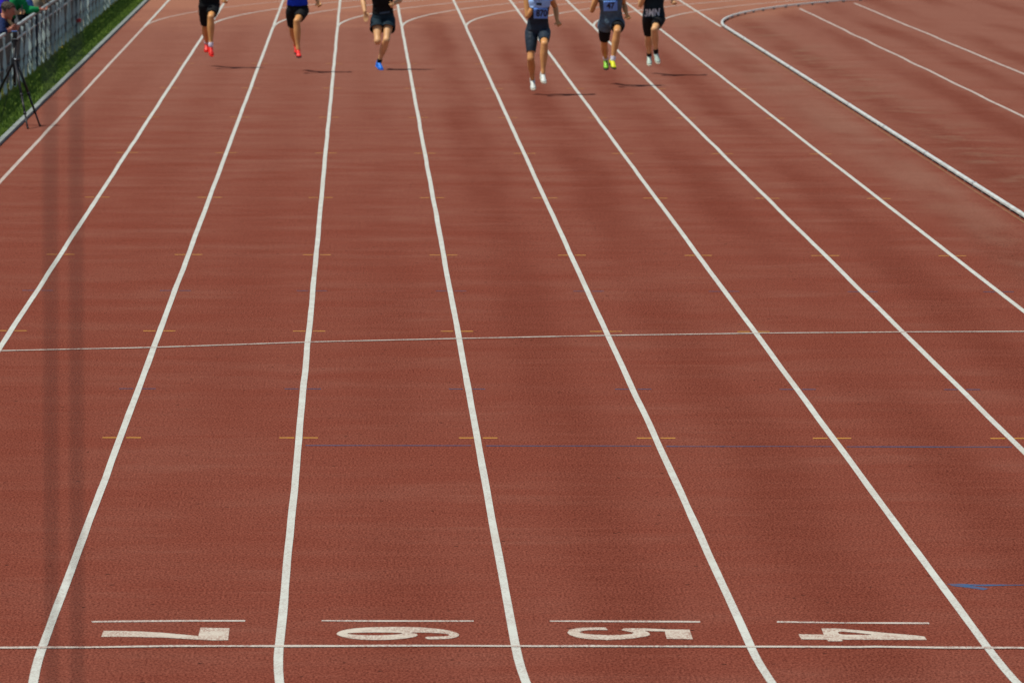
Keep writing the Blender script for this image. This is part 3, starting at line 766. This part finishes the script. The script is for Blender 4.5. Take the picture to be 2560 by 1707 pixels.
    def plate(name, at, cx, cz, w, h, mat, parent, nx=10, nz=8, tilt=0.0):
        V = []; F = []
        for e in (0.0, -.003):
            for j in range(nz+1):
                for i in range(nx+1):
                    x, z = -w/2+w*i/nx, -h/2+h*j/nz
                    V.append(tuple(at(cx+x*math.cos(tilt)-z*math.sin(tilt), cz+x*math.sin(tilt)+z*math.cos(tilt), e)))
        o1 = (nx+1)*(nz+1)
        for j in range(nz):
            for i in range(nx):
                q = (j*(nx+1)+i, j*(nx+1)+i+1, (j+1)*(nx+1)+i+1, (j+1)*(nx+1)+i); F.append(q); F.append(tuple(v+o1 for v in q[::-1]))
        rim = [i for i in range(nx+1)]+[(j+1)*(nx+1)-1 for j in range(1, nz+1)]+[nz*(nx+1)+i for i in range(nx-1, -1, -1)]+[j*(nx+1) for j in range(nz-1, 0, -1)]
        for a, b in zip(rim, rim[1:]+rim[:1]): F.append((a, a+o1, b+o1, b))
        return mesh_obj(name, V, F, M[mat], parent, True)
    def letters(name, txt, at, cx, cz, size, mat, parent, extra, tilt=0.0, shear=0.0, bold=.035):
        cu = bpy.data.curves.new('t', 'FONT'); cu.body = txt; cu.size = 1; cu.align_x = 'CENTER'; cu.align_y = 'CENTER'; cu.offset = bold; cu.shear = shear; cu.resolution_u = 3
        tmp = bpy.data.objects.new('t', cu); COL.objects.link(tmp)
        dg = bpy.context.evaluated_depsgraph_get(); dg.update(); me = bpy.data.meshes.new_from_object(tmp.evaluated_get(dg)); bpy.data.objects.remove(tmp)
        V = []
        for v in me.vertices:
            x, z = v.co.x*size[0], v.co.y*size[1]
            V.append(tuple(at(cx+x*math.cos(tilt)-z*math.sin(tilt), cz+x*math.sin(tilt)+z*math.cos(tilt), extra)))
        return mesh_obj(name, V, [tuple(p.vertices) for p in me.polygons], M[mat], parent)
    for d in spec.get('deco', []):
        host = out[d['on']]
        if d['type'] == 'bib':
            at = drape(host, d['x'], d['z'], d['w'], d['h'], .008)
            b = plate('race_bib', at, d['x'], d['z'], d['w'], d['h'], 'bib', host, tilt=d.get('tilt', 0))
            letters('number', d['text'], at, d['x']+d.get('tx', 0), d['z'], d['size'], 'ink', b, .0035, d.get('tilt', 0))
        elif d['type'] == 'text':
            at = drape(host, d['x'], d['z'], d['w'], d['h'], .006)
            letters('lettering', d['text'], at, d['x'], d['z'], d['size'], d['mat'], host, .001, d.get('tilt', 0), d.get('shear', 0))
        else:
            at = drape(host, d['x'], d['z'], d['w'], d['h'], .006, 6, 4)
            plate(d['name'], at, d['x'], d['z'], d['w'], d['h'], d['mat'], host, 6, 4, d.get('tilt', 0))
    return body

GR = 'sprinters racing towards the finish line'
def socks(mat, t=.86): return dict(name='sock', ankle=t, off=.006, mat=mat, it=1)
def runner(key, label, **spec):
    loc, J = RUN[key]; return person(loc, J, label, (0, -1, 0), spec, 1.0, GR)
runner('r1', 'runner in plain black top, black knee length shorts, white socks and red shoes', skin='skin_tan', shoe='red_shoe', solemat='red_shoe',
       wear=[dict(name='socks', ankle=.88, off=.006, mat='white_sock', it=1), dict(name='shorts', torso=(-.5, .22), legs=.74, crotch=.2, off=.010, flare=.012, mat='black_cloth'), dict(name='shirt', torso=(.08, 1.0), sleeve=.10, off=.017, mat='black_cloth')])
runner('r2', 'runner in bright blue top with black shorts and red shoes, low socks', skin='skin_tan', shoe='red_shoe', solemat='darksole',
       wear=[dict(name='shorts', torso=(-.5, .22), legs=.70, crotch=.2, off=.010, flare=.010, mat='black_cloth'), dict(name='shirt', torso=(.10, 1.0), sleeve=.10, off=.018, mat='blue_cloth')])
runner('r3', 'runner in black vest and loose short shorts with one blue shoe on the track', skin='skin', shoe='blue_shoe', solemat='blue_shoe', curlR=.25, curlL=1.2,
       wear=[dict(name='socks', ankle=.86, off=.006, mat='black_cloth', it=1), dict(name='shorts', torso=(-.5, .20), legs=.46, crotch=.2, off=.016, flare=.030, mat='navy_cloth'), dict(name='shirt', torso=(.10, 1.0), sleeve=.05, off=.022, mat='black_cloth')],
       deco=[dict(type='patch', name='waistband', on='shirt', x=.03, z=.915, w=.17, h=.030, mat='band', tilt=.13)])
runner('r4', 'foremost runner in dark one piece suit with pale blue chest bib and white shoes', skin='skin_tan', shoe='white_shoe', solemat='sole', curlR=1.2, curlL=.9,
       wear=[dict(name='shorts', torso=(-.5, .30), legs=.76, crotch=.25, off=.009, flare=.004, mat='slate_cloth'), dict(name='shirt', torso=(.26, .66), off=.011, mat='slate_cloth'), dict(name='chest_panel', torso=(.64, 1.0), sleeve=.06, off=.012, mat='pale_cloth')],
       deco=[dict(type='bib', on='shirt', x=.035, z=1.20, w=.205, h=.155, text='870', size=(.108, .135), tx=.015),
             dict(type='patch', name='print_block', on='chest_panel', x=.01, z=1.34, w=.075, h=.035, mat='ink', tilt=-.1), dict(type='patch', name='print_block', on='chest_panel', x=.11, z=1.44, w=.05, h=.03, mat='ink')])
runner('r5', 'runner in loose grey vest with bib 47 and bright yellow green shoes', skin='skin_tan', shoe={'R': 'lime_shoe', 'L': 'yellow_shoe'}, solemat='darksole', curlR=1.1, curlL=.7,
       wear=[dict(name='socks', ankle=.86, off=.006, mat='white_sock', it=1), dict(name='shorts', torso=(-.5, .20), legs=.66, crotch=.2, off=.010, flare=.008, mat='black_cloth'), dict(name='shirt', torso=(.1, 1.0), drop=-.27, sleeve=.04, off=.024, mat='grey_cloth', it=6)],
       deco=[dict(type='bib', on='shirt', x=-.02, z=1.215, w=.212, h=.158, text='47', size=(.115, .125), tx=.0, tilt=.04)])
runner('r6', 'runner in dark navy top with white lettering, black shorts and pale mint shoes', skin='skin', shoe='mint_shoe', solemat='sole', curlR=1.1, curlL=1.2,
       wear=[dict(name='socks', ankle=.85, off=.006, mat='black_cloth', it=1), dict(name='shorts', torso=(-.5, .22), legs=.72, crotch=.2, off=.010, flare=.008, mat='black_cloth'), dict(name='shirt', torso=(-.02, 1.0), sleeve=.05, off=.017, mat='navy_cloth')],
       deco=[dict(type='text', on='shirt', x=-.04, z=.985, w=.26, h=.14, text='3MN', size=(.115, .15), mat='whiteink', tilt=.08, shear=.25)])

def stand(lean=.0, head=None, armR=None, armL=None, h=1.0):
    """Standing joints facing +X (local), leaning forward by lean metres at the shoulders; side y: right hand at -y."""
    J = {}
    for sd, y in (('R', -.09), ('L', .09)):
        J['hip'+sd] = (-.02-lean*.5, y, .93*h); J['knee'+sd] = (.02-lean*.3, y*1.05, .50*h); J['ankle'+sd] = (-.03, y*1.1, .085*h); J['toe'+sd] = (.14, y*1.4, .028)
    cz = (1.46-lean*.55)*h
    J['pelvis'] = (-.02-lean*.5, 0, .99*h)
    for sd, y in (('R', -.18), ('L', .18)): J['sho'+sd] = (lean, y, cz-.03)
    J['neck'] = (lean+.01, 0, cz+.03); J['head'] = head or (lean+.08, 0, cz+.19)
    for sd, y, arm in (('R', -1, armR), ('L', 1, armL)):
        s = V3(J['sho'+sd])
        if arm is None: arm = (s+V3((.02, .05*y, -.28)), s+V3((.10, .04*y, -.51)), s+V3((.13, .03*y, -.60)))
        J['elb'+sd], J['wri'+sd], J['hand'+sd] = arm
    return J
GS = 'spectators behind the fence'
def spectator(loc, J, label, **spec):
    spec.setdefault('shoe', 'dark'); spec.setdefault('solemat', 'sole')
    return person(loc, J, label, (1, 0, 0), spec, 1.0, GS)
def trousers(mat): return dict(name='trousers', torso=(-.5, .16), legs=1.1, shin=.95, crotch=.2, off=.014, flare=.004, mat=mat)
def top(mat, fore=.9): return dict(name='shirt', torso=(.04, 1.0), sleeve=1.1, fore=fore, off=.017, mat=mat)
# bent over the rail in navy, face in profile
J = stand(.36, head=(.45, 0, 1.215), armR=((.38, -.34, .905), (.50, -.13, .945), (.53, -.05, .95)), armL=((.40, .26, .92), (.52, .07, .95), (.55, .0, .97)), h=.85)
spectator((-3.98, 59.7, 0), J, 'spectator with short brown hair in navy shirt bent over the fence rail', skin='skin_red', hair='hairb', face=(.96, -.05, -.28),
          wear=[trousers('spec_navy'), top('spec_navy', .30)])
# violet sleeves, black below, filming with a phone
J = stand(.06, armR=((.10, -.25, 1.14), (.22, -.17, .90), (.27, -.14, .81)), armL=((.16, .24, 1.14), (.32, .06, 1.03), (.37, .0, 1.05)), h=.97)
spectator((-3.94, 63.8, 0), J, 'spectator in shiny violet blue jacket and black trousers holding a phone', skin='skin', wear=[dict(name='jacket', torso=(.28, 1.0), sleeve=1.1, fore=.55, off=.020, mat='purple'), dict(name='trousers', torso=(-.5, .34), legs=1.1, shin=.95, crotch=.2, off=.016, flare=.004, mat='black_cloth')])
g = Geo(); g.box((0, 0, 0), (.010, .075, .15)); o = bevel(g.obj('phone', M['dark'], None, loc=(-3.545, 63.80, 1.085)), .004)
g = Geo(); g.box((-.0065, 0, 0), (.002, .066, .135)); g.obj('screen', M['lightblue'], o)
g = Geo(); g.box((.0065, .018, .05), (.003, .022, .03)); g.obj('camera_bump', M['grey'], o)
tag(o, 'dark phone held upright in the hands of the violet jacketed spectator', 'phone')
# green sleeves, forearm over the rail
J = stand(.12, armR=((.25, -.16, .94), (.45, -.08, .955), (.53, -.05, .945)), armL=((.16, .26, .96), (.34, .14, .95), (.42, .10, .95)), h=.86)
spectator((-3.92, 67.8, 0), J, 'spectator in green jersey resting one forearm across the fence rail', skin='skin_red', curlR=1.1, wear=[trousers('black_cloth'), top('green')])
spectator((-3.74, 72.3, 0), stand(.0, h=1.02), 'spectator in beige trousers and black top standing close to the fence', skin='skin', hair='hairb', wear=[trousers('beige'), dict(name='shirt', torso=(.10, 1.0), sleeve=1.1, fore=.9, off=.019, mat='black_cloth')])
spectator((-3.88, 70.6, 0), stand(.02, h=.94), 'spectator in long light blue shirt and black trousers behind the fence', skin='skin', wear=[trousers('black_cloth'), dict(name='shirt', torso=(.0, 1.0), drop=-.22, sleeve=1.1, fore=.9, off=.022, mat='lightblue')])
spectator((-3.93, 76.4, 0), stand(.05), 'spectator all in black standing nearest the red card', skin='skin', wear=[trousers('black_cloth'), top('black_cloth')])
spectator((-3.92, 80.4, 0), stand(.02), 'spectator in dark slate top and black trousers standing farthest along the fence', skin='skin', wear=[trousers('black_cloth'), top('slate_cloth')])
